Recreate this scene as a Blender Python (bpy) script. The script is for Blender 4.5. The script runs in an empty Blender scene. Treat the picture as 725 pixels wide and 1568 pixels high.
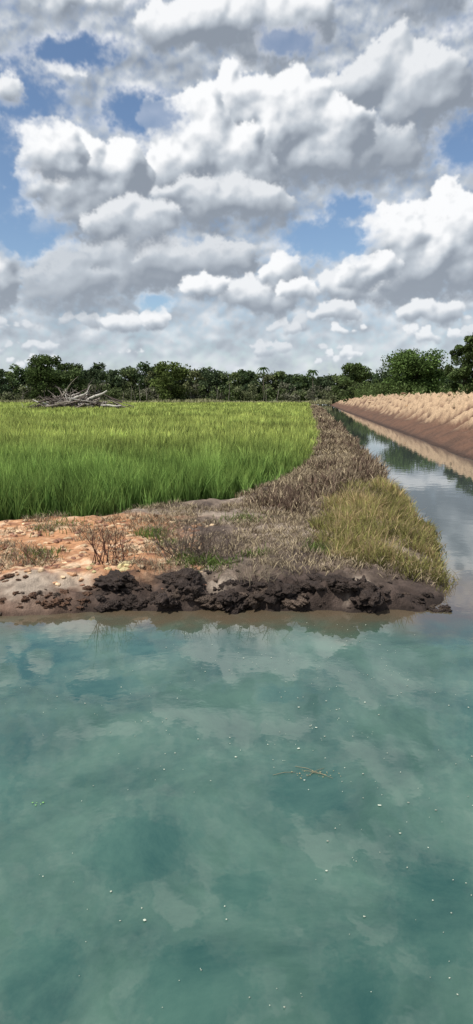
import bpy, math, numpy as np, time
from mathutils import Vector
T0=time.time()
rng=np.random.default_rng(7)
scene=bpy.context.scene
scene.view_settings.view_transform='Standard'
try: scene.view_settings.look='None'
except Exception: pass
scene.view_settings.exposure=0

# ------------------------------------------------------------ noise
def _h(xi,yi,seed):
    h=(xi*374761393+yi*668265263+seed*974711)&0xFFFFFFFF
    h=((h^(h>>13))*1274126177)&0xFFFFFFFF
    h=h^(h>>16)
    return (h&0xFFFFFF)/float(0xFFFFFF)
def vnoise(x,y,seed=0):
    x=np.asarray(x,float);y=np.asarray(y,float)
    xi=np.floor(x).astype(np.int64);yi=np.floor(y).astype(np.int64)
    fx=x-xi;fy=y-yi
    fx=fx*fx*(3-2*fx);fy=fy*fy*(3-2*fy)
    a=_h(xi,yi,seed);b=_h(xi+1,yi,seed);c=_h(xi,yi+1,seed);d=_h(xi+1,yi+1,seed)
    return (a*(1-fx)+b*fx)*(1-fy)+(c*(1-fx)+d*fx)*fy
def fbm(x,y,seed=0,o=4,rg=.5):
    s=0;a=.5;t=0
    x=np.asarray(x,float);y=np.asarray(y,float)
    for i in range(o):
        s=s+a*vnoise(x,y,seed+i*17);t+=a;a*=rg
        x,y=(x*.8-y*.6)*2.03+7.3,(x*.6+y*.8)*2.03+3.1
    return s/t-.5
def ss(x,a,b):
    t=np.clip((x-a)/(b-a),0,1);return t*t*(3-2*t)

# ------------------------------------------------------------ mesh helper
class MB:
    def __init__(s): s.v=[];s.q=[];s.t=[];s.c=[];s.n=0
    def add(s,v,c,q=None,t=None):
        v=np.asarray(v,float).reshape(-1,3);c=np.asarray(c,float)
        if c.ndim==1: c=np.tile(c,(len(v),1))
        if q is not None and len(q): s.q.append(np.asarray(q,np.int64)+s.n)
        if t is not None and len(t): s.t.append(np.asarray(t,np.int64)+s.n)
        s.v.append(v);s.c.append(c);s.n+=len(v)
    def build(s,name,mat,smooth=False):
        v=np.concatenate(s.v);c=np.concatenate(s.c)
        q=np.concatenate(s.q) if s.q else np.zeros((0,4),np.int64)
        t=np.concatenate(s.t) if s.t else np.zeros((0,3),np.int64)
        me=bpy.data.meshes.new(name)
        me.vertices.add(len(v));me.vertices.foreach_set('co',v.astype(np.float32).ravel())
        nl=len(q)*4+len(t)*3
        me.loops.add(nl);me.polygons.add(len(q)+len(t))
        me.loops.foreach_set('vertex_index',np.concatenate([q.ravel(),t.ravel()]).astype(np.int32))
        ls=np.concatenate([np.arange(len(q))*4,len(q)*4+np.arange(len(t))*3]).astype(np.int32)
        me.polygons.foreach_set('loop_start',ls)
        if smooth: me.polygons.foreach_set('use_smooth',np.ones(len(ls),bool))
        me.update(calc_edges=True);me.validate()
        a=me.color_attributes.new('Col','FLOAT_COLOR','POINT')
        a.data.foreach_set('color',np.concatenate([c,np.ones((len(c),1))],1).astype(np.float32).ravel())
        me.materials.append(mat)
        o=bpy.data.objects.new(name,me);scene.collection.objects.link(o)
        return o

# ------------------------------------------------------------ materials
def newmat(name):
    m=bpy.data.materials.new(name);m.use_nodes=True;nt=m.node_tree;nt.nodes.clear();return m,nt
def N(nt,t,**k):
    n=nt.nodes.new(t)
    for a,b in k.items(): setattr(n,a,b)
    return n
def foliage_mat(name,trans=.3,rough=.6):
    m,nt=newmat(name);L=nt.links
    at=N(nt,'ShaderNodeAttribute',attribute_name='Col')
    d=N(nt,'ShaderNodeBsdfDiffuse')
    o=N(nt,'ShaderNodeOutputMaterial')
    L.new(at.outputs['Color'],d.inputs['Color'])
    if trans>0:
        tr=N(nt,'ShaderNodeBsdfTranslucent');mx=N(nt,'ShaderNodeMixShader');mx.inputs[0].default_value=trans
        L.new(at.outputs['Color'],tr.inputs['Color'])
        L.new(d.outputs[0],mx.inputs[1]);L.new(tr.outputs[0],mx.inputs[2]);L.new(mx.outputs[0],o.inputs[0])
    else: L.new(d.outputs[0],o.inputs[0])
    return m
def soil_mat(name,s1=9,s2=45,amp=.8,bump=.5,bdist=.04,rough=.9,spec=.2):
    m,nt=newmat(name);L=nt.links
    at=N(nt,'ShaderNodeAttribute',attribute_name='Col')
    g=N(nt,'ShaderNodeNewGeometry')
    n1=N(nt,'ShaderNodeTexNoise');n1.inputs['Scale'].default_value=s1;n1.inputs['Detail'].default_value=7;n1.inputs['Roughness'].default_value=.7
    n2=N(nt,'ShaderNodeTexVoronoi');n2.inputs['Scale'].default_value=s2
    L.new(g.outputs['Position'],n1.inputs['Vector']);L.new(g.outputs['Position'],n2.inputs['Vector'])
    mr=N(nt,'ShaderNodeMapRange');mr.inputs['From Min'].default_value=.3;mr.inputs['From Max'].default_value=.7
    mr.inputs['To Min'].default_value=1-amp*.5;mr.inputs['To Max'].default_value=1+amp*.5
    L.new(n1.outputs['Fac'],mr.inputs['Value'])
    sc=N(nt,'ShaderNodeVectorMath',operation='SCALE');L.new(at.outputs['Color'],sc.inputs[0]);L.new(mr.outputs[0],sc.inputs['Scale'])
    ad=N(nt,'ShaderNodeMath',operation='MULTIPLY_ADD');L.new(n2.outputs['Distance'],ad.inputs[0]);ad.inputs[1].default_value=.5;L.new(n1.outputs['Fac'],ad.inputs[2])
    b=N(nt,'ShaderNodeBump');b.inputs['Strength'].default_value=bump;b.inputs['Distance'].default_value=bdist;L.new(ad.outputs[0],b.inputs['Height'])
    d=N(nt,'ShaderNodeBsdfPrincipled');d.inputs['Roughness'].default_value=rough;d.inputs['Specular IOR Level'].default_value=spec
    L.new(sc.outputs[0],d.inputs['Base Color']);L.new(b.outputs[0],d.inputs['Normal'])
    o=N(nt,'ShaderNodeOutputMaterial');L.new(d.outputs[0],o.inputs[0]);return m
M_rice=foliage_mat('rice_leaf',.42);M_leaf=foliage_mat('tree_leaf',.25);M_dry=foliage_mat('dry_stalk',0)
M_soil=soil_mat('soil');M_wood=soil_mat('dead_wood',3,20,.5,.3,.03);M_mud=soil_mat('mud',14,60,.9,1.,.05,.75,.2)

# ------------------------------------------------------------ terrain definition
K=.107
def sL(y): return np.interp(y,[6,7.6,8.4,9.8,13,18,30,58,136,400],[1.62,1.66,1.95,2.2,2.38,2.42,2.57,2.8,2.6,2.6])+.4*fbm(y*1.1,y*0,5,4)
def sR(y): return np.interp(y,[8,25,45,70,120,400],[6.5,6.5,6.5,6.3,6.0,6.0])+.3*fbm(y*.5,y*0,8,3)
def sRice(y): return np.interp(y,[11.2,11.6,12.1,13.3,14.3,16.1,19.1,25,36.8,70,400],[-40,-5.5,-3.9,-2.93,-1.71,-1.11,-.37,.245,.61,.6,.6])+.4*fbm(y*.8,y*0,3,3)
def yW(x): return 7.42+.5*fbm(x*.9,x*0,11,4)+.14*fbm(x*5,x*0,12,2)
def spoil(X,Y,dR):
    wob=Y+1.3*dR+1.6*fbm(Y*.22,dR*.25,55,3)
    p=wob/3.2;r=np.abs((p%1.0)*2-1)
    return r*(.65+.6*_h(np.floor(p).astype(np.int64),0*np.floor(p).astype(np.int64),9))
def height(x,y):
    x=np.asarray(x,float);y=np.asarray(y,float);s=x-K*y
    dN=y-yW(x);dL=(sL(y)-s)*1.0
    d=np.minimum(dN,dL)-.25*np.exp(-np.abs(dN-dL)/.25)
    up=.11*ss(d,-.02,.2)+.19*ss(d,.1,.9)
    lump=fbm(x*4,y*4,21,4);lip=ss(d,0,.08)*(1-ss(d,.50,1.1))
    rock=np.maximum(0,fbm(x*2.2+.6*lump,y*3.6+.6*lump,33,5,.62)+.10)
    nearlip=lip*np.exp(-np.maximum(dN,0)/1.0)*(.25+.75*ss(x,-1.9,-1.1))*(1-.45*ss(x,1.2,2.2))
    z_l=up+nearlip*(.80*rock+.22*lump*ss(d,0,.2))+.10*lump*ss(d,.2,.8)+.16*fbm(x*1.1,y*1.1,40,3)*ss(d,.5,1.5)
    rice=ss(sRice(y)-s,-.4,.3)*ss(y,9,11.3)
    z_l=z_l*(1-rice)+rice*(.15+.04*lump)
    z_l=np.where(d<0,np.maximum(-.9,d*.55),np.maximum(z_l,.015+np.minimum(d,.1)*.3))
    dR=s-sR(y);rid=spoil(x,y,dR)
    zone=ss(dR,1.3,2.5)*(1-ss(dR,5.2,6.2))
    zb=.45*ss(dR,0,1.2)+1.75*ss(dR,.8,4.2)-1.4*ss(dR,5.5,11)
    zb=zb+zone*(.95*rid-.48)+.18*zone*fbm(dR*1.2,y*.8,61,4)+.10*fbm(x*1.6,y*1.2,62,4)*ss(dR,.1,.5)
    zb=zb*ss(y,7.6,9)
    far=1-.45*ss(y,90,220);zb=zb*far
    zb=np.where((dR<0)|(y<8.2),-.9,np.maximum(zb,.04))
    zb=np.where(dR<0,np.maximum(-.9,dR*.6),zb)
    zb=np.where(y<8.2,np.minimum(zb,-(8.2-y)*.5),zb)
    mid=sL(y)*.5+sR(y)*.5
    z=np.where(s>mid,zb,z_l)
    nb=1.9-y+.3*fbm(x*.8,y*.8,70,3)
    z=np.where(y<4.5,np.maximum(-.9,np.where(nb>0,.85*ss(nb,0,1.3),nb*.6)),z)
    return np.where((s>mid)&(y>2)&(y<8.2),np.minimum(z,-.05),z)

def grow(a,b,step,rate):
    o=[a]
    while o[-1]<b: o.append(o[-1]+step+rate*(o[-1]-a))
    return o
ys=sorted(set([-v for v in grow(0,3000,.5,.3)][::-1]+list(np.arange(0,6.6,.3))+list(np.arange(6.6,10,.03))+list(np.arange(10,15,.07))+grow(15,4000,.08,.014)))
sp=list(np.arange(-4.8,3.0,.04))+list(np.arange(3.0,14,.11))+grow(14,4000,.15,.12)
sn=[-4.8-v for v in grow(.1,4000,.1,.06)][::-1]
S,Y=np.meshgrid(np.array(sn+sp),np.array(ys))
X=S+K*Y;Z=height(X,Y)
cN=fbm(X*1.3,Y*1.3,81,5);cF=fbm(X*7,Y*7,82,4)
def lerp(a,b,t): return a*(1-t[...,None])+np.asarray(b)*t[...,None]
col=np.zeros(X.shape+(3,))+np.array([.185,.140,.108])
col=lerp(col,[.32,.26,.205],ss(cN+.5*cF,-.02,.22))
col=lerp(col,[.085,.063,.052],ss(-cN+.6*cF,.04,.25))
org=ss(-X+.6+1.6*cN,1.0,1.9)*ss(Y-.9*cN,7.6,8.1)*(1-ss(Y,11.6,12.5))
oc=lerp(np.zeros_like(col)+np.array([.46,.235,.12]),[.66,.47,.31],ss(cF+.5*cN,0,.28))
oc=lerp(oc,[.24,.11,.07],ss(-cF+cN*.4,.06,.28))
col=col*(1-org[...,None])+oc*org[...,None]
dN=Y-yW(X);mud=(1-ss(dN+.6*cF+.9*cN,.30,.72))
lft=ss(-X+cN*2,1.5,2.4)
mudc=lerp(np.zeros_like(col)+np.array([.056,.040,.033]),[.115,.066,.046],lft)
mudc=mudc*(1+1.2*cF)[...,None]
mm=np.clip(mud*(.96-.2*lft),0,1)[...,None];col=col*(1-mm)+mudc*mm
rice=ss(sRice(Y)-S,-.3,.2)*ss(Y,10.5,11.3)
col=lerp(col,[.07,.09,.03],rice);col=lerp(col,[.12,.16,.03],rice*ss(Y,40,90))
dR=S-sR(Y);rb=ss(dR,-.6,-.1)*(Y>8);rid=spoil(X,Y,dR)
bc=lerp(np.zeros_like(col)+np.array([.145,.080,.053]),[.105,.062,.043],ss(cN,-.1,.15))
bc=lerp(bc,[.47,.33,.21],ss(rid+.25*cF+.2*cN,.40,.66)*ss(dR+1.3*cN,1.4,2.3))
bc=lerp(bc,[.46,.35,.23],ss(dR+cN,4.2,5.0)*.5)
bc=lerp(bc,[.065,.043,.034],(1-ss(dR,.1,.7))*.7)
bc=lerp(bc,[.10,.12,.045],ss(dR+2*cN,8.0,10))
col=col*(1-rb[...,None])+bc*rb[...,None]
col=lerp(col,[.09,.11,.04],ss(Y,185,200))
col=lerp(col,col*.5,1-ss(Z,.01,.07))
ny,nx=X.shape
idx=np.arange(ny*nx).reshape(ny,nx)
q=np.stack([idx[:-1,:-1],idx[:-1,1:],idx[1:,1:],idx[1:,:-1]],-1).reshape(-1,4)
mb=MB();mb.add(np.stack([X,Y,Z],-1).reshape(-1,3),col.reshape(-1,3),q=q);mb.build('ground',M_soil,True)
print('ground',ny,nx,time.time()-T0)

# ------------------------------------------------------------ water
m,nt=newmat('canal_water_mat');L=nt.links
g=N(nt,'ShaderNodeNewGeometry');sx=N(nt,'ShaderNodeSeparateXYZ');L.new(g.outputs['Position'],sx.inputs[0])
nz=N(nt,'ShaderNodeTexNoise');nz.inputs['Scale'].default_value=.9;nz.inputs['Detail'].default_value=8;nz.inputs['Roughness'].default_value=.68;nz.inputs['Distortion'].default_value=.5;L.new(g.outputs['Position'],nz.inputs['Vector'])
cr=N(nt,'ShaderNodeValToRGB');L.new(nz.outputs['Fac'],cr.inputs[0])
cr.color_ramp.elements[0].position=.38;cr.color_ramp.elements[0].color=(.028,.082,.066,1)
cr.color_ramp.elements[1].position=.62;cr.color_ramp.elements[1].color=(.072,.150,.112,1)
nz2=N(nt,'ShaderNodeTexNoise');nz2.inputs['Scale'].default_value=2.2;nz2.inputs['Detail'].default_value=4;L.new(g.outputs['Position'],nz2.inputs['Vector'])
a=N(nt,'ShaderNodeMath',operation='MULTIPLY_ADD');L.new(nz2.outputs['Fac'],a.inputs[0]);a.inputs[1].default_value=1.2;L.new(sx.outputs['Y'],a.inputs[2])
mr=N(nt,'ShaderNodeMapRange',interpolation_type='SMOOTHSTEP');mr.inputs['From Min'].default_value=6.8;mr.inputs['From Max'].default_value=8.1;L.new(a.outputs[0],mr.inputs['Value'])
mx=N(nt,'ShaderNodeMix',data_type='RGBA');L.new(mr.outputs[0],mx.inputs[0]);L.new(cr.outputs[0],mx.inputs[6]);mx.inputs[7].default_value=(.11,.082,.052,1)
mr2=N(nt,'ShaderNodeMapRange',interpolation_type='SMOOTHSTEP');mr2.inputs['From Min'].default_value=8.2;mr2.inputs['From Max'].default_value=10;L.new(sx.outputs['Y'],mr2.inputs['Value'])
mx2=N(nt,'ShaderNodeMix',data_type='RGBA');L.new(mr2.outputs[0],mx2.inputs[0]);L.new(mx.outputs[2],mx2.inputs[6]);mx2.inputs[7].default_value=(.055,.07,.065,1)
nb=N(nt,'ShaderNodeTexNoise');nb.inputs['Scale'].default_value=2.5;nb.inputs['Detail'].default_value=4;L.new(g.outputs['Position'],nb.inputs['Vector'])
bp=N(nt,'ShaderNodeBump');bp.inputs['Strength'].default_value=.08;bp.inputs['Distance'].default_value=.02;L.new(nb.outputs['Fac'],bp.inputs['Height'])
d=N(nt,'ShaderNodeBsdfPrincipled');d.inputs['Roughness'].default_value=.01;d.inputs['IOR'].default_value=1.78
L.new(mx2.outputs[2],d.inputs['Base Color']);L.new(bp.outputs[0],d.inputs['Normal'])
o=N(nt,'ShaderNodeOutputMaterial');L.new(d.outputs[0],o.inputs[0])
mb=MB();mb.add([[-400,0,0],[400,0,0],[400,420,0],[-400,420,0]],[0,.1,.1],q=[[0,1,2,3]]);mb.build('canal_water',m)

# ------------------------------------------------------------ blades
def blades(mb,pos,h,w,lean,colr,az=None,bend=.5,tipc=None):
    n=len(pos);h=np.broadcast_to(h,n);w=np.broadcast_to(w,n);lean=np.broadcast_to(lean,n)
    if az is None: az=rng.uniform(0,2*np.pi,n)
    fa=rng.uniform(0,2*np.pi,n)
    dx=np.cos(az);dy=np.sin(az);wx=np.cos(fa)*w/2;wy=np.sin(fa)*w/2
    def P(t,k):
        off=h*lean*(t*(1-bend)+bend*t*t)
        return np.stack([pos[:,0]+dx*off+k*wx,pos[:,1]+dy*off+k*wy,pos[:,2]+h*t*np.sqrt(np.maximum(.05,1-(lean*.8)**2*t))],-1)
    v=np.stack([P(0,-.8),P(0,.8),P(.55,1),P(.55,-1),P(1,0)],1)
    c=np.repeat(colr[:,None,:],5,1).copy()
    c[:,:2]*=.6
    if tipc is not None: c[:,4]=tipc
    b=np.arange(n)[:,None]*5
    mb.add(v.reshape(-1,3),c.reshape(-1,3),q=b+np.array([[0,1,2,3]]),t=b+np.array([[3,2,4]]))
mb=MB()
def ricezone(y0,y1,dens,per,h,w,spread,xl=-.55):
    A=(y1-y0)*( -xl*(y1+y0)/2+.107*(y1+y0)/2+1)
    n=int(A*dens)
    y=np.sqrt(rng.uniform(y0**2,y1**2,n));x=rng.uniform(0,1,n)*((.107*y+1)-(xl*y-1))+(xl*y-1)
    k=(x-K*y)<sRice(y);x=x[k];y=y[k]
    hc=rng.uniform(.75,1.15,len(x));cc=rng.uniform(.65,1.35,len(x))
    x=np.repeat(x,per);y=np.repeat(y,per);hc=np.repeat(hc,per);cc=np.repeat(cc,per)
    x=x+rng.normal(0,spread,len(x));y=y+rng.normal(0,spread,len(y))
    n=len(x)
    lf=fbm(x*.25,y*.25,90,4);lf2=fbm(x*1.2,y*.5,91,3)
    hh=h*hc*(1+.35*lf+.35*lf2+rng.uniform(-.30,.14,n))
    e=sRice(y)-(x-K*y);hh=hh*(.55+.45*ss(e,-.1,.9))
    c=np.array([.158,.262,.070])*((1+1.3*lf+.9*lf2+rng.uniform(-.45,.45,n))*cc)[:,None]
    yel=ss(y,14,34)*.85+.3*lf2
    c=c*(1+np.clip(yel,0,1)[:,None]*np.array([1.15,.58,.75]))
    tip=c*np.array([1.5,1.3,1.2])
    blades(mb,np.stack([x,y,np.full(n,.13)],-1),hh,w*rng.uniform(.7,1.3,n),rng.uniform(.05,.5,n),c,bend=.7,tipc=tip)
ricezone(11,17,22,20,.82,.018,.045)
ricezone(17,30,12,15,.78,.028,.08)
ricezone(30,60,4.5,11,.78,.05,.15)
ricezone(60,110,1.4,9,.78,.10,.3)
ricezone(110,192,.5,9,.78,.19,.5)
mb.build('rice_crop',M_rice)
print('rice',mb.n,time.time()-T0)

def scatter(n,x0,x1,y0,y1,f=None):
    x=rng.uniform(x0,x1,n);y=rng.uniform(y0,y1,n)
    if f is not None: k=f(x,y);x=x[k];y=y[k]
    return x,y
def inl(x,y,m=.05): return ((sL(y)-(x-K*y))>m)&((y-yW(x))>m)
mb=MB()
def gp(x,y):
    s=x-K*y;w=.5*fbm(x*1.5,y*1.5,101,4)
    return inl(x,y,.0)&(s>np.interp(y,[8,8.6,11,13,15.5,17],[1.0,.50,.15,.25,1.0,2.2])+w*2.4)&(y>8.1+w)&(y<17)&(fbm(x*2.5,y*2.5,103,3)>-.09-.12*rng.uniform(-1,1,len(x)))
x,y=scatter(4200,.6,5,8,17,gp)
cc=rng.uniform(.65,1.3,len(x));hc=rng.uniform(.35,1.3,len(x))
x=np.repeat(x,18)+rng.normal(0,.06,len(x)*18);y=np.repeat(y,18)+rng.normal(0,.06,len(y)*18);cc=np.repeat(cc,18);hc=np.repeat(hc,18)
n=len(x);lf=fbm(x*1.6,y*1.6,102,3)
c=np.array([.32,.305,.11])*((1+1.1*lf+rng.uniform(-.4,.4,n))*cc)[:,None]
dry=rng.uniform(0,1,n)<(.40+1.1*lf);c[dry]=c[dry]*np.array([1.25,1.0,1.5])
s=x-K*y;edge=ss(sL(y)-s,-.1,.5)
blades(mb,np.stack([x,y,np.maximum(height(x,y),0)-.01],-1),hc*(.19+.22*lf+rng.uniform(-.05,.10,n))*(.7+.5*edge),.010*(1+(y-8)*.1),rng.uniform(.2,1.1,n),c)
mb.build('bank_grass',M_rice)

mb=MB()
for cx,cy,r,k in [(-1.35,10.3,.28,300),(-.6,8.6,.3,350),(-.25,8.35,.25,200),(-1.0,9.6,.2,120),(.1,11.5,.4,200),(-2.7,8.9,.3,160),(1.2,9.2,.3,200),(.3,9.0,.2,100),(-3.0,10.8,.5,150)]:
    x=rng.normal(cx,r*.5,k);y=rng.normal(cy,r*.5,k);c=np.array([.15,.21,.06])*rng.uniform(.5,1.4,(k,1))
    blades(mb,np.stack([x,y,height(x,y)],-1),rng.uniform(.05,.16,k),.012,rng.uniform(.2,1.1,k),c)
mb.build('green_weeds',M_rice)

mb=MB()
def lit(x,y): return inl(x,y,.15)&((x-K*y)>sRice(y)-.2)&(fbm(x*1.4,y*1.4,111,4)+.15*ss(x,-1,1)>.02)
for (n0,y0,y1,w,hh) in [(9000,8.1,14,.008,.12),(5500,14,24,.014,.15),(5000,24,60,.03,.2),(2500,60,150,.07,.3)]:
    y=rng.uniform(y0,y1,n0);s=rng.uniform(-5 if y0<14 else -1.5,2.6,n0);x=s+K*y
    k=lit(x,y);x=x[k];y=y[k]
    x=np.repeat(x,5)+rng.normal(0,.05,len(x)*5);y=np.repeat(y,5)+rng.normal(0,.05,len(y)*5);n=len(x)
    c=np.where(rng.uniform(0,1,(n,1))<.6,np.array([[.42,.34,.22]]),np.array([[.18,.14,.10]]))*rng.uniform(.5,1.3,(n,1))
    blades(mb,np.stack([x,y,height(x,y)],-1),hh*rng.uniform(.4,1.3,n),w,rng.uniform(.5,1.2,n),c)
n=8000;y=20+rng.uniform(0,1,n)**1.5*120;dr=rng.normal(5.0,.7,n);x=K*y+6.3+dr;k=fbm(x*.5,y*.5,222,3)>.0;x=x[k];y=y[k];n=len(x)
blades(mb,np.stack([x,y,height(x,y)-.02],-1),rng.uniform(.08,.38,n),.02+.0007*y,rng.uniform(.3,1.1,n),np.where(rng.uniform(0,1,(n,1))<.5,np.array([[.30,.29,.15]]),np.array([[.12,.17,.06]]))*rng.uniform(.5,1.2,(n,1)))
mb.build('dry_grass',M_dry)

# ------------------------------------------------------------ tubes / branches
def tube(mb,pts,rad,colr,n=5):
    pts=np.asarray(pts,float);m=len(pts)
    t=np.gradient(pts,axis=0);t/=np.linalg.norm(t,axis=1)[:,None]+1e-9
    up=np.where(np.abs(t[:,2:3])>.9,[[1.,0,0]],[[0,0,1.]])
    a=np.cross(t,up);a/=np.linalg.norm(a,axis=1)[:,None]+1e-9;b=np.cross(t,a)
    th=np.arange(n)*2*np.pi/n
    v=pts[:,None,:]+np.asarray(rad)[:,None,None]*(np.cos(th)[None,:,None]*a[:,None,:]+np.sin(th)[None,:,None]*b[:,None,:])
    i=np.arange(m-1)[:,None]*n;j=np.arange(n)[None,:];j2=(j+1)%n
    q=np.stack([i+j,i+j2,i+n+j2,i+n+j],-1).reshape(-1,4)
    mb.add(v.reshape(-1,3),colr,q=q)
def branch(mb,p,d,L_,r,depth,colr,tips,wig=.25,kids=3,up=.15,n=5,shr=.6):
    m=5;pts=[np.array(p,float)];d=np.array(d,float);d/=np.linalg.norm(d)
    for i in range(m-1):
        d=d+rng.normal(0,wig,3)*.6+np.array([0,0,up*.4]);d/=np.linalg.norm(d);pts.append(pts[-1]+d*L_/(m-1))
    rad=np.linspace(r,r*.45 if depth else r*.3,m)
    tube(mb,pts,rad,np.asarray(colr)*rng.uniform(.75,1.2),n)
    if depth==0: tips.append(pts[-1]);return
    for k in range(kids):
        f=rng.integers(2,m);dd=d+rng.normal(0,.75,3);dd[2]=abs(dd[2])*.8 if up>0 else dd[2]
        branch(mb,pts[f],dd,L_*shr*rng.uniform(.7,1.2),rad[f]*.7,depth-1,colr,tips,wig,kids,up,max(3,n-1),shr)
    tips.append(pts[-1])
def shrub(name,x,y,h,stems,spread,colr,depth=2,r=.006):
    mb=MB();z=float(height(np.array([x]),np.array([y]))[0])-.02;tips=[]
    for i in range(stems):
        a=rng.uniform(0,6.28);sp=rng.uniform(0,spread)
        branch(mb,[x+rng.normal(0,.05+spread*.12),y+rng.normal(0,.05+spread*.1),z],[math.cos(a)*sp,math.sin(a)*sp,1],h*rng.uniform(.45,.8),r*rng.uniform(.7,1.2),depth,colr,tips,.18,3,.2,4,.55)
    mb.build(name,M_dry)
shrub('dead_shrub',-1.72,8.45,.74,20,.7,[.13,.065,.05],r=.007)
shrub('dead_shrub',-.60,8.85,.62,44,1.2,[.13,.10,.085],r=.008)
shrub('dead_shrub',-.42,8.7,.46,32,1.4,[.19,.15,.12],r=.008)
shrub('dead_shrub',.30,8.05,.36,34,1.5,[.27,.22,.16])
shrub('dead_shrub',-2.75,8.6,.36,16,1.3,[.2,.12,.085],r=.008)
shrub('dead_shrub',.95,12.6,.55,26,1.2,[.15,.105,.08],r=.010)
mb=MB()
hp=[(1.2,12.9,.5),(1.7,14.2,.5),(1.2,14.9,.35),(2.2,15.6,.5),(2.9,16.5,.6),(3.6,18.3,.6),(4.1,19.8,.65),(3.0,20.5,.4),(4.5,22,.7),(4.7,25,.65),(3.9,27,.4),(5.3,28,.6),(5.8,34,.6),(6.2,42,.6),(6.9,47,.6),(7.9,54,.7),(8.9,72,.7),(10.8,85,.7),(12.5,100,.8),(14.5,120,.9)]
for (hx,hy,hh) in hp:
    for k in range(3):
        n=170;px_=hx+rng.normal(0,.3)*(1+hy*.01);py=hy+rng.normal(0,.5)*(1+hy*.01)
        x=rng.normal(px_,.24*(1+hy*.006),n);y=rng.normal(py,.28*(1+hy*.01),n);kk=inl(x,y,.0);x=x[kk];y=y[kk];n=len(x)
        if n==0: continue
        c=np.where(rng.uniform(0,1,(n,1))<.55,np.array([[.155,.108,.082]]),np.array([[.34,.27,.18]]))*rng.uniform(.4,1.3,(n,1))
        blades(mb,np.stack([x,y,height(x,y)],-1),hh*rng.uniform(.3,1.,n)*.75,.008+.0008*hy,rng.uniform(.2,1.1,n),c,bend=.2)
mb.build('dead_weeds',M_dry)

# ------------------------------------------------------------ clods / stones
import bmesh
def ico(sub):
    bm=bmesh.new();bmesh.ops.create_icosphere(bm,subdivisions=sub,radius=1)
    v=np.array([t.co[:] for t in bm.verts]);f=np.array([[w.index for w in t.verts] for t in bm.faces]);bm.free();return v,f
ICO={2:ico(2),4:ico(4),3:ico(3)}
def clod(mb,x,y,r,colr,flat=.65,lvl=2,rough=1.,sink=.15):
    IV,IF=ICO[lvl];sd=int(rng.integers(1,9999));v=IV
    n=fbm(v[:,0]*1.6+v[:,2]*1.1+sd,v[:,1]*1.6-v[:,2]*.9,sd,5,.6)
    n2=fbm(v[:,0]*4+v[:,2]*3+sd,v[:,1]*4-v[:,2]*4,sd+5,4,.6)
    v=v*(1+1.5*rough*n+.8*rough*n2)[:,None]*np.array([rng.uniform(.7,1.8),rng.uniform(.7,1.2),flat*rng.uniform(.7,1.2)])
    a=rng.uniform(0,6.28);ca,sa=math.cos(a),math.sin(a)
    v=np.stack([v[:,0]*ca-v[:,1]*sa,v[:,0]*sa+v[:,1]*ca,v[:,2]],-1)*r
    z=max(0,float(height(np.array([x]),np.array([y]))[0]))
    mb.add(v+np.array([x,y,z+r*sink]),np.asarray(colr)*rng.uniform(.7,1.3),t=IF)
mb=MB()
for i in range(330):
    x=rng.uniform(-3.6,2.6);off=abs(rng.normal(.06,.28));y=float(yW(np.array([x]))[0])+off
    if not inl(np.array([x]),np.array([y]),.02)[0]: continue
    big=rng.uniform()<.2 and -1.7<x<1.6
    r=rng.uniform(.06,.14) if big else rng.uniform(.012,.045)
    lc=[.056,.041,.034] if x>-1.7 else [.15,.085,.055]
    clod(mb,x,y,r,lc if rng.uniform()<.85 else [.12,.088,.068],.6,4 if big else 3,1.6,0.)
mb.build('mud_clods',M_mud,True)
mb=MB()
for i in range(620):
    x=rng.uniform(-5,-.4);y=rng.uniform(7.8,11.6)
    cc=[[.45,.26,.15],[.6,.44,.28],[.28,.15,.10]][rng.integers(0,3)]
    clod(mb,x,y,rng.uniform(.012,.045)*(1.3 if rng.uniform()<.1 else 1),cc)
for i in range(9):
    clod(mb,-1.65+rng.uniform(-.25,.25),8.15+rng.uniform(-.15,.2),rng.uniform(.03,.06),[.5,.42,.22])
for i in range(300):
    y=rng.uniform(8.2,20);x=K*y+rng.uniform(-1.5,1.9)
    clod(mb,x,y,rng.uniform(.012,.04),[[.17,.13,.10],[.28,.22,.17]][rng.integers(0,2)])
mb.build('soil_clods',M_soil,True)
mb=MB()
for i in range(90):
    y=22+rng.uniform(0,1)**1.6*90;dr=rng.uniform(2.2,5.5);x=K*y+6.3+dr
    clod(mb,x,y,rng.uniform(.04,.12)*(1+y*.006),[[.42,.28,.17],[.30,.19,.12],[.5,.36,.24]][rng.integers(0,3)],.5,3,1.,-.1)
mb.build('spoil_lumps',M_soil,True)

# ------------------------------------------------------------ floating debris
mb=MB()
def flake(x,y,r,c):
    k=6;th=np.arange(k)*2*np.pi/k+rng.uniform(0,1);rr=r*rng.uniform(.5,1.2,k)
    v=np.stack([x+rr*np.cos(th),y+rr*np.sin(th)*.8,np.full(k,.006)],-1)
    v=np.concatenate([[[x,y,.009]],v]);mb.add(v,c,t=[[0,i+1,(i+1)%k+1] for i in range(k)])
for i in range(560):
    x=rng.normal(.6,1.2);y=rng.uniform(2.3,7.0)
    if fbm(np.array([x*1.5]),np.array([y*1.5]),120,3)[0]<-.08: continue
    flake(x,y,rng.choice([.003,.005,.008,.011],p=[.5,.34,.13,.03]),np.array([.50,.54,.44])*rng.uniform(.5,1.2))
for i in range(26):
    flake(rng.normal(.50,.10),rng.normal(4.02,.03),rng.uniform(.003,.008),[.32,.29,.17])
for i in range(5):
    flake(rng.normal(-1.22,.02),rng.normal(3.72,.02),rng.uniform(.004,.012),[.2,.42,.14])
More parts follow.
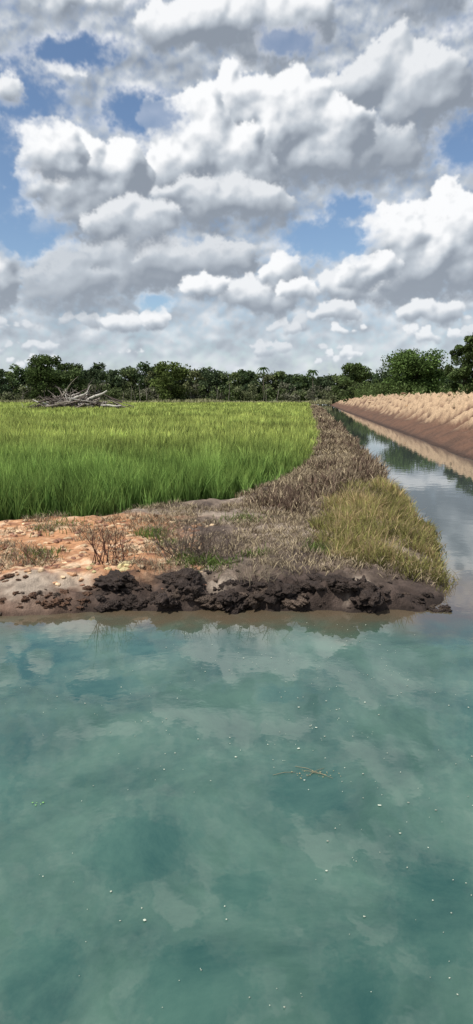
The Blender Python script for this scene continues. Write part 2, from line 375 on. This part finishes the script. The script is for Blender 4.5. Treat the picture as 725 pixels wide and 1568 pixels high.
for i in range(5):
    x=.5+rng.normal(0,.06);y=4.02+rng.normal(0,.03);a=rng.normal(0,.4)
    tube(mb,[[x-.08*math.cos(a),y-.08*math.sin(a),.005],[x,y+.01,.008],[x+.08*math.cos(a),y+.08*math.sin(a),.005]],[.0015,.002,.001],[.24,.22,.14],4)
mb.build('floating_debris',M_dry)

# ------------------------------------------------------------ trees
def leaves(mb,cen,rad,n,size,colr,squash=.75):
    u=rng.normal(0,1,(n,3));u/=np.linalg.norm(u,axis=1)[:,None]
    p=cen+u*(rng.uniform(0,1,(n,1))**.45)*rad*np.array([1,1,squash])
    a=rng.normal(0,1,(n,3));a/=np.linalg.norm(a,axis=1)[:,None]
    b=np.cross(a,rng.normal(0,1,(n,3)));b/=np.linalg.norm(b,axis=1)[:,None]
    sz=size*rng.uniform(.5,1.2,(n,1));a=a*sz;b=b*sz*.6
    v=np.stack([p-a,p+b,p+a,p-b],1)
    c=np.asarray(colr)*rng.uniform(.6,1.4,(n,1));c=np.repeat(c[:,None,:],4,1)
    mb.add(v.reshape(-1,3),c.reshape(-1,3),q=np.arange(n)[:,None]*4+np.array([[0,1,2,3]]))
def tree(mb,x,y,h,w,colr,lsize,dens=1.,z0=.3,trunk=(.10,.09,.07),clumps=14,low=.25,sparse=False):
    tips=[];lean=rng.normal(0,.08,2)
    branch(mb,[x,y,z0-.3],[lean[0],lean[1],1],h*.5,h*.022,0,trunk,tips,.08)
    top=tips[-1]
    for k in range(7):
        a=k*.9+rng.uniform(0,.5);e=rng.uniform(.4,1.3)
        st=np.array([x,y,z0])+(top-np.array([x,y,z0]))*rng.uniform(.45,1)
        branch(mb,st,[math.cos(a),math.sin(a),e],h*.24,h*.009,1,trunk,tips,.2,2,.15,4)
    for k in range(clumps):
        t=rng.uniform(0,1);a=rng.uniform(0,6.28);hz=z0+h*(low+(1-low)*t**.8)
        prof=math.sqrt(max(.08,1-((t-.4)/.68)**2))
        rr=w*.5*prof*rng.uniform(.35,.95);cr=w*.19*rng.uniform(.7,1.35)
        if sparse: cr*=.75
        cen=np.array([x+rr*math.cos(a),y+rr*math.sin(a),min(hz,z0+h-cr*.6)])
        leaves(mb,cen,cr,int(60*dens),lsize,np.asarray(colr)*rng.uniform(.65,1.45))
mb=MB()
greens=[[.07,.105,.045],[.09,.13,.05],[.115,.145,.06],[.07,.10,.05],[.14,.155,.075],[.085,.115,.06]]
px=[-110,-72,-62,-56,-50,-42,-32,-20,-12,0,14,28,34,42,54,66,75,110]
ph=[10,10.5,11.,12,11.5,10.8,11,11.4,9.7,9.5,9.0,9.0,9.8,9.5,10,10.5,11.5,11.5]
for x in np.arange(-118,118,1.5):
    h=np.interp(x,px,ph)*.86
    for k in range(5): leaves(mb,np.array([x+rng.normal(0,1),rng.uniform(212,222),h*rng.uniform(.15,.93)]),rng.uniform(1.4,2.3),40,.6,np.array(greens[rng.integers(0,6)])*rng.uniform(.5,1.))
for x in np.arange(-115,115,2.1):
    yy=rng.uniform(196,212);h=np.interp(x*200/yy,px,ph)*rng.uniform(.82,1.1)*yy/200
    tree(mb,x+rng.normal(0,.8),yy,h,rng.uniform(5.5,8.5),greens[rng.integers(0,6)],.42,1.1,z0=.2,clumps=18,low=.12)
for x in np.arange(-110,110,1.9):
    yy=rng.uniform(188,195);h=rng.uniform(3,6.8)
    cc=[[.11,.14,.06],[.17,.19,.10],[.08,.11,.04],[.20,.20,.14]][rng.integers(0,4)]
    for k in range(7): leaves(mb,np.array([x+rng.normal(0,1.2),yy,h*rng.uniform(.15,.85)]),rng.uniform(1.,1.9),60,.35,np.array(cc)*rng.uniform(.7,1.3))
for i in range(26):
    x=rng.uniform(-80,-20) if i<20 else rng.uniform(-20,20);branch(mb,[x,187.5,0],[rng.normal(0,.1),0,1],rng.uniform(3,6.),.09,1,[.30,.27,.23],[],.1,2,.3,4,.5)
mb.build('distant_treeline',M_leaf)
def onetree(name,*a,**k):
    mb=MB();tree(mb,*a,**k);mb.build(name,M_leaf)
onetree('broadleaf_tree',-53,186,13.2,11,[.07,.10,.035],.4,2,clumps=40,low=.15)
onetree('broadleaf_tree',-46,187,11.4,8,[.08,.11,.045],.4,1.6,clumps=24)
onetree('broadleaf_tree',-19,188,11.4,11,[.10,.13,.04],.4,2,clumps=28,low=.1)
onetree('broadleaf_tree',29.3,110,8.9,9.5,[.095,.145,.045],.22,5,z0=.8,clumps=46,low=.1)
onetree('broadleaf_tree',31.5,112,7.3,6,[.085,.13,.04],.22,4,z0=.8,clumps=24,low=.1)
onetree('broadleaf_tree',25.5,145,8.7,6.5,[.085,.12,.045],.28,3,z0=.6,clumps=26,low=.1)
onetree('broadleaf_tree',31.6,94,8.6,4.5,[.085,.12,.045],.17,4,z0=.8,clumps=36,low=.1,sparse=True)
onetree('broadleaf_tree',33.4,92,11.0,5.2,[.08,.11,.04],.17,4,z0=.8,clumps=46,low=.15,sparse=True)
onetree('broadleaf_tree',36.5,96,7.4,7,[.08,.11,.04],.2,4,z0=.8,clumps=34,low=.0)
mb=MB()
for i in range(70):
    y=rng.uniform(95,165);x=K*y+rng.uniform(10,26)
    leaves(mb,np.array([x,y,1.2+rng.uniform(0,3.)]),rng.uniform(1,2),160,.22,np.array([.10,.14,.05])*rng.uniform(.7,1.4))
mb.build('bushes',M_leaf)
def palm(x,y,h):
    mb=MB();tube(mb,[[x,y,0],[x+.2,y,h*.5],[x+.1,y,h]],[.22,.17,.14],[.15,.13,.1],6)
    for k in range(18):
        a=k*.35+rng.uniform(0,.3);e=rng.uniform(.1,1.0);L_=rng.uniform(1.8,2.4)
        pts=[np.array([x+.1+math.cos(a)*L_*t*(1-.15*t),y+math.sin(a)*L_*t*(1-.15*t),h+L_*(e*t-1.0*t*t)]) for t in np.linspace(0,1,5)]
        for j in range(4):
            pz=np.array([-math.sin(a),math.cos(a),0])*.33*(1-.2*j);dn=np.array([0,0,-.18])
            mb.add([pts[j],pts[j+1],pts[j+1]+pz+dn,pts[j]+pz+dn,pts[j+1]-pz+dn,pts[j]-pz+dn],[.045,.075,.025],q=[[0,1,2,3],[1,0,5,4]])
    mb.build('palm_tree',M_leaf)
palm(7.6,193,10.3);palm(22,194,9.6)

# ------------------------------------------------------------ brush pile
def pile(name,cx,cy,wid,hgt,n,logs=True):
    mb=MB()
    for i in range(n):
        t=rng.normal(0,.42);x=cx+np.clip(t,-1,1)*wid/2;env=hgt*.85*(1-min(1,abs(t))**1.5)
        z=.2+rng.uniform(0,env);y=cy+rng.normal(0,1.6)
        L_=rng.uniform(1.2,4.2);a=rng.normal(0,.9)+(math.pi if rng.uniform()<.5 else 0);el=rng.normal(.1,.3)
        cc=[[.40,.37,.33],[.18,.15,.13],[.09,.07,.06],[.12,.10,.085],[.30,.26,.22]][rng.integers(0,5)]
        branch(mb,[x-math.cos(a)*L_/2,y,z],[math.cos(a),math.sin(a)*.6,el],L_,rng.uniform(.06,.18),1 if rng.uniform()<.6 else 0,cc,[],.09,2,.0,5,.5)
    if logs:
        for (dx,dz,a,e,L_,r) in [(-.05,1.7,.2,.5,2.8,.22),(.25,1.7,.1,.5,3.2,.24),(-.45,1.0,3.0,.4,2.4,.17),(.1,1.1,.2,-.05,4,.22),(.5,.9,.1,.05,3.2,.2)]:
            tube(mb,[[cx+dx*wid/2+math.cos(a)*L_*t,cy-1.4,dz+L_*e*t+.12*math.sin(t*6)] for t in np.linspace(0,1,6)],r*np.array([1.3,1,.95,.85,.7,.5]),[.46,.43,.38],7)
    x=cx+rng.normal(0,.28,3000)*wid;y=cy+rng.normal(0,1.2,3000);k=np.abs(x-cx)<wid*.52;x=x[k];y=y[k];n=len(x)
    blades(mb,np.stack([x,y,np.full(n,.2)],-1),rng.uniform(.4,1.,n)*hgt*.7*(1-.6*np.abs(x-cx)/(wid*.5)),.12,rng.uniform(.3,1.2,n),np.array([.08,.065,.055])*rng.uniform(.5,1.6,(n,1)),bend=.1)
    mb.build(name,M_wood)
pile('log_pile',-25.2,104,17,2.8,170)
mb=MB();n=9000;x=rng.uniform(-105,26,n);y=rng.uniform(180,187,n)
blades(mb,np.stack([x,y,np.full(n,.2)],-1),rng.uniform(.7,1.5,n)*(1+fbm(x*.1,y*0,5,3)),.2,rng.uniform(.1,.8,n),np.array([.32,.31,.17])*rng.uniform(.6,1.3,(n,1)))
mb.build('tall_dry_grass',M_dry)
print('geometry',time.time()-T0)

# ------------------------------------------------------------ sky: procedural cumulus field (azimuth/elevation map, computed here)
PP=15;AZ=31.0;EL=54.0
W_=int(2*AZ*PP);H_=int(EL*PP)
ga,ge=np.meshgrid((np.arange(W_)+.5)/PP-AZ,(np.arange(H_)+.5)/PP)
def box(a,r):
    r=int(max(1,round(r)))
    for ax in (0,1):
        p=np.pad(a,[(r+1,r) if ax==i else (0,0) for i in (0,1)],mode='edge')
        c=np.cumsum(p,axis=ax)
        a=(np.take(c,np.arange(2*r+1,c.shape[ax]),axis=ax)-np.take(c,np.arange(0,c.shape[ax]-2*r-1),axis=ax))/(2*r+1)
    return a
def blur(a,r): return box(box(a,r),r)
lowk=.45+.55*ss(ge,3,12)
wx=lowk*(1.6*fbm(ga*.35,ge*.35,301,3)+1.1*fbm(ga*1.1,ge*1.1,302,5,.6)+.5*fbm(ga*3.5,ge*3.5,311,4,.6))
wy=lowk*(1.2*fbm(ga*.35,ge*.35,303,3)+1.0*fbm(ga*1.1,ge*1.1,304,5,.6)+.5*fbm(ga*3.5,ge*3.5,312,4,.6))
GA=ga+wx;GE=ge+wy
fn=fbm(ga*1.6,ge*2.0,305,6,.62);fn2=fbm(ga*6,ge*7,306,4,.6)
rgb=np.zeros((H_,W_,3));alpha=np.zeros((H_,W_))
Ld=np.array([-.42,.72,.55]);Ld/=np.linalg.norm(Ld)
r2=np.random.default_rng(21)
DK=np.array([.27,.31,.37]);MD=np.array([.52,.57,.63]);LT=np.array([.95,.96,.975])
def ramp(sh):
    return np.where((sh<.5)[...,None],DK+(MD-DK)*(sh*2)[...,None],MD+(LT-MD)*(sh*2-1)[...,None])
# blue gaps between the clouds
holes=np.zeros_like(ga)
for (cx,cy,rx,ry) in [(-19.8,17,4.6,6.6),(-18.5,21.6,6.5,2.8),(-17.0,12.3,4.8,2.1),(-7.5,21.0,3.8,1.7),(7.2,12.4,4.8,2.1),(9.3,14.4,2.2,1.6),(18.6,18.6,3.6,2.3),(-6.5,7.7,1.7,1.0),(-26,29,9,6),(7,33,5,3),(-9,37,7,3.5),(20,40,7,5),(4,25.5,3,1.2),(-24,12,4,4),(-4,46,9,4),(25,26,6,6),(-13,24.4,5,1.3),(12,46,5,4),(0,40,4,2),(-19,44,6,4)]:
    dd=np.sqrt(((ga+wx*.8-cx)/rx)**2+((ge+wy*.8-cy)/ry)**2)
    holes=np.maximum(holes,1-ss(dd+.5*fn,.45,1.15))
holes=np.clip(holes,0,1)
def cloud(cx,cy,rx,ry,tone=1.,base=.5,soft=1.,n1=None,op=1.,keep=0.):
    i0=max(0,int((cx-rx*1.5-2+AZ)*PP));i1=min(W_,int((cx+rx*1.5+2+AZ)*PP));j0=max(0,int((cy-ry*1.7-1.5)*PP));j1=min(H_,int((cy+ry*1.7+1.5)*PP))
    if i1-i0<4 or j1-j0<4: return
    A=GA[j0:j1,i0:i1];E=GE[j0:j1,i0:i1];h=np.full(A.shape,-1.)
    R=min(rx,ry)
    def puff(px,py,pz,r):
        a0=max(0,int((px-r-1.8+AZ)*PP)-i0);a1=min(A.shape[1],int((px+r+1.8+AZ)*PP)-i0);b0=max(0,int((py-r-1.8)*PP)-j0);b1=min(A.shape[0],int((py+r+1.8)*PP)-j0)
        if a1<=a0 or b1<=b0: return
        d2=(A[b0:b1,a0:a1]-px)**2+(E[b0:b1,a0:a1]-py)**2
        z=np.where(d2<r*r,pz+np.sqrt(np.maximum(0,r*r-d2)),-1)
        np.maximum(h[b0:b1,a0:a1],z,out=h[b0:b1,a0:a1])
    k1=n1 or int(8+6*rx/ry)
    for i in range(k1):
        th=r2.uniform(0,6.28);q=r2.uniform(0,1)**.5*.75
        px=cx+rx*q*math.cos(th);py=cy+ry*q*math.sin(th)
        r=R*r2.uniform(.28,.58);py=max(py,cy-ry+r*.7);pz=R*.4*(1-q)
        puff(px,py,pz,r)
        for j in range(10):
            t2=r2.uniform(-.7,3.84);q2=r2.uniform(.45,1.05);r_=r*r2.uniform(.22,.5)
            qx=px+r*q2*math.cos(t2);qy=py+r*q2*math.sin(t2);qz=pz+r*math.sqrt(max(0,1-q2*q2))*.8
            puff(qx,qy,qz,r_)
            for k in range(5):
                t3=r2.uniform(0,6.28);q3=r2.uniform(.4,1.);r3=r_*r2.uniform(.25,.5)
                puff(qx+r_*q3*math.cos(t3),qy+r_*q3*math.sin(t3),qz+r_*math.sqrt(1-q3*q3)*.8,r3)
    F=fn[j0:j1,i0:i1];F2=fn2[j0:j1,i0:i1]
    mask=(h>-.5).astype(float)
    t=(E-(cy-ry))/(2*ry)
    sft=soft*(1+1.6*(1-ss(t,.0,.55)))
    cov=blur(mask,3*soft)*.6+blur(mask,7*soft)*.4+.85*F+.35*F2
    al=np.clip(ss(cov,.30-.10*(sft-1),.30+.34*sft),0,1)*op
    al=al*(1-keep*holes[j0:j1,i0:i1])
    hh=np.where(h>-.5,h,0)+R*.14*F+.07*F2
    def lam(hh,k):
        gy,gx=np.gradient(hh*PP);l=1/np.sqrt(gx*gx*k*k+gy*gy*k*k+1)
        return np.clip((-gx*k*Ld[0]-gy*k*Ld[1]+Ld[2])*l,0,1)
    l1=lam(blur(hh,1),.7);l2=lam(blur(hh,5),1.);l3=lam(blur(hh,14),1.2)
    ao=np.clip((blur(hh,8)-blur(hh,1))/(R*.5),-1,1)
    sh=.20*blur(l1,1)+.44*l2+.42*l3-.20*ao
    sh=np.where(mask>0,sh,blur(sh*mask,5)/np.maximum(blur(mask,5),.02))
    sh=blur(sh,1)+.16*F+.05*F2
    under=1-ss(t,-.05,base+.15)
    rim=1-ss(blur(mask,7),.45,.95)
    sh=sh*(1-.55*under)+.16*rim*(1-under)
    sh=np.clip((sh-.16)/.62,0,1)*tone
    c=ramp(np.clip(sh,0,1.05))
    hz=.62*np.exp(-np.maximum(ge[j0:j1,i0:i1],0)/5.0)
    c=c*(1-hz[...,None])+np.array([.60,.67,.74])*hz[...,None]
    a3=al[...,None]
    rgb[j0:j1,i0:i1]=rgb[j0:j1,i0:i1]*(1-a3)+c*a3
    alpha[j0:j1,i0:i1]=alpha[j0:j1,i0:i1]*(1-al)+al
shf=blur(fbm(ga*.5+wx*.4,ge*.8+wy*.4,401,6,.58),1)
gy,gx=np.gradient(blur(shf,2)*PP)
sheet=.48+1.1*shf+.6*(-gx*Ld[0]-gy*Ld[1])
dk=np.zeros_like(ga)
for (cx,cy,rx,ry) in [(10.5,17.8,6,3.2),(2,14,8,2.2),(-13.5,8.4,6,3.0),(16,22,7,2.5),(-9,14.2,4,2)]:
    dd=np.sqrt(((ga+wx-cx)/rx)**2+((ge+wy-cy)/ry)**2);dk=np.maximum(dk,1-ss(dd,.3,1.2))
sheet=sheet-.28*dk+.35*ss(holes,.0,.5)
c=ramp(np.clip(sheet,0,1));hz=.62*np.exp(-ge/5.0)
rgb[:]=c*(1-hz[...,None])+np.array([.60,.67,.74])*hz[...,None]
alpha[:]=(1-holes)*np.clip(.86+1.2*fn,0,1)*(.96)
for i in range(20):
    a=r2.uniform(-31,31)
    e=r2.uniform(27,52);cloud(a,e,r2.uniform(4,9),r2.uniform(2.5,4.5),r2.uniform(.85,1.05),.5,1.2,10,keep=.9)
for i in range(12):
    a=r2.uniform(20.5,31)*(1 if i%2 else -1);e=r2.uniform(6,26);cloud(a,e,r2.uniform(3,6),r2.uniform(1.5,3),r2.uniform(.8,1.),.5,1.4,10)
for e,n_,rx,ry in [(1.9,12,2.6,.40),(2.8,11,2.6,.5),(3.8,11,2.6,.6),(4.9,10,2.8,.75),(6.0,6,2.9,.9)]:
    for i in range(n_):
        cloud(r2.uniform(-30,30),e+r2.normal(0,.3),rx*r2.uniform(.4,1.3),ry*r2.uniform(.6,1.3),r2.uniform(.75,1.08),.5,.7,9,.9)
for c in [(-10,9.5,7,2.8,.66,.9,1.6),(-3,10.8,6,2.2,.74,.8,1.4),(-14,8.6,4.5,2.2,.6,1.0,1.6),(13,9.0,6.5,2.0,.95,.5,1.2),(2,8.2,5,1.5,.95,.6,1.),
          (15.5,11.5,6.5,4.0,1.04,.5,1.),(-19.5,9.2,2.6,2.6,1.05,.4,1.),
          (13,22,6,3.6,.86,.7,1.3),(10,18.3,4.5,2.6,.68,.95,1.4),
          (0,26.5,10,2.8,.98,.6,1.2),(-13,27.5,5,1.3,.9,.5,1.4),(-14.5,22.9,3.6,.6,.95,.5,1.4),
          (3.5,19.8,8,4.2,1.02,.65,1.1),(-3.0,17.8,6.5,4.2,1.04,.7,1.1),(-1,15.3,8,1.9,.82,.8,1.4),
          (-12.3,16.2,4.8,3.9,1.10,.55,1.),(-14.2,18.0,2.4,2.2,1.12,.4,.9),(-8,13.3,4.5,1.8,.84,.7,1.4),
          (-2.6,8.7,2.3,1.1,1.05,.45,1.),(3.2,9.9,2.2,1.4,1.08,.4,.9),(5.0,8.6,2.2,1.0,1.05,.4,.9),(11.2,9.8,3.0,1.5,1.08,.4,.9),(-6.8,6.3,1.4,.8,1.1,.35,.7),(-9.5,6.0,2,.8,1.0,.4,.8),(8,6.8,3,.9,.9,.5,.9),(16,6.6,3.5,1.0,.95,.5,.9)]:
    cloud(*c,keep=.75)
rgb=np.clip(rgb,0,1)
img=bpy.data.images.new('sky_clouds',W_,H_,alpha=True,float_buffer=True)
img.colorspace_settings.name='Non-Color';img.alpha_mode='CHANNEL_PACKED'
buf=np.concatenate([rgb,np.clip(alpha,0,1)[...,None]],-1).astype(np.float32)
img.pixels.foreach_set(buf.ravel());img.update();img.pack()
print('clouds',time.time()-T0)

SUN_AZ=math.radians(233);SUN_EL=math.radians(56)
w=bpy.data.worlds.new('World');scene.world=w;w.use_nodes=True;nt=w.node_tree;nt.nodes.clear();L=nt.links
def M(op,a,b=None,c=None):
    n=nt.nodes.new('ShaderNodeMath');n.operation=op
    for i,v in enumerate((a,b,c)):
        if v is None: continue
        if hasattr(v,'is_output'): L.new(v,n.inputs[i])
        else: n.inputs[i].default_value=v
    return n.outputs[0]
tc=nt.nodes.new('ShaderNodeTexCoord');sp_=nt.nodes.new('ShaderNodeSeparateXYZ');L.new(tc.outputs['Generated'],sp_.inputs[0])
az=M('ARCTAN2',sp_.outputs['X'],sp_.outputs['Y']);el=M('ARCSINE',sp_.outputs['Z'])
u=M('MULTIPLY_ADD',az,1/math.radians(2*AZ),.5);v=M('MAXIMUM',M('MULTIPLY',el,1/math.radians(EL)),.002)
cb=nt.nodes.new('ShaderNodeCombineXYZ');L.new(u,cb.inputs[0]);L.new(v,cb.inputs[1])
ti=nt.nodes.new('ShaderNodeTexImage');ti.image=img;ti.extension='MIRROR';ti.interpolation='Cubic';L.new(cb.outputs[0],ti.inputs[0])
sky=nt.nodes.new('ShaderNodeTexSky');sky.sky_type='NISHITA';sky.sun_disc=False;sky.sun_elevation=SUN_EL;sky.sun_rotation=SUN_AZ
sky.air_density=1.;sky.dust_density=.4;sky.ozone_density=3.
b1=nt.nodes.new('ShaderNodeBackground');b1.inputs[1].default_value=.12;L.new(sky.outputs[0],b1.inputs[0])
b2=nt.nodes.new('ShaderNodeBackground');b2.inputs[1].default_value=1.;L.new(ti.outputs['Color'],b2.inputs[0])
ms=nt.nodes.new('ShaderNodeMixShader');L.new(ti.outputs['Alpha'],ms.inputs[0]);L.new(b1.outputs[0],ms.inputs[1]);L.new(b2.outputs[0],ms.inputs[2])
ow=nt.nodes.new('ShaderNodeOutputWorld');L.new(ms.outputs[0],ow.inputs[0])
try: w.cycles.sampling_method='MANUAL';w.cycles.sample_map_resolution=256
except Exception as ex: print(ex)

sl=bpy.data.lights.new('sun','SUN');sl.energy=4.5;sl.angle=math.radians(.5);sl.color=(1,.96,.89)
so=bpy.data.objects.new('sun',sl);scene.collection.objects.link(so)
sd=Vector((math.sin(SUN_AZ)*math.cos(SUN_EL),math.cos(SUN_AZ)*math.cos(SUN_EL),math.sin(SUN_EL)))
so.rotation_euler=sd.to_track_quat('Z','Y').to_euler();so.location=(0,0,50)

# ------------------------------------------------------------ camera
cam=bpy.data.cameras.new('camera');co=bpy.data.objects.new('camera',cam);scene.collection.objects.link(co)
co.location=(0,0,2.5);co.rotation_euler=(math.radians(90-10.04),0,0)
cam.sensor_fit='VERTICAL';cam.sensor_height=24;cam.lens=12/(784/1005)
cam.clip_start=.05;cam.clip_end=9000
scene.camera=co
print('done',time.time()-T0)
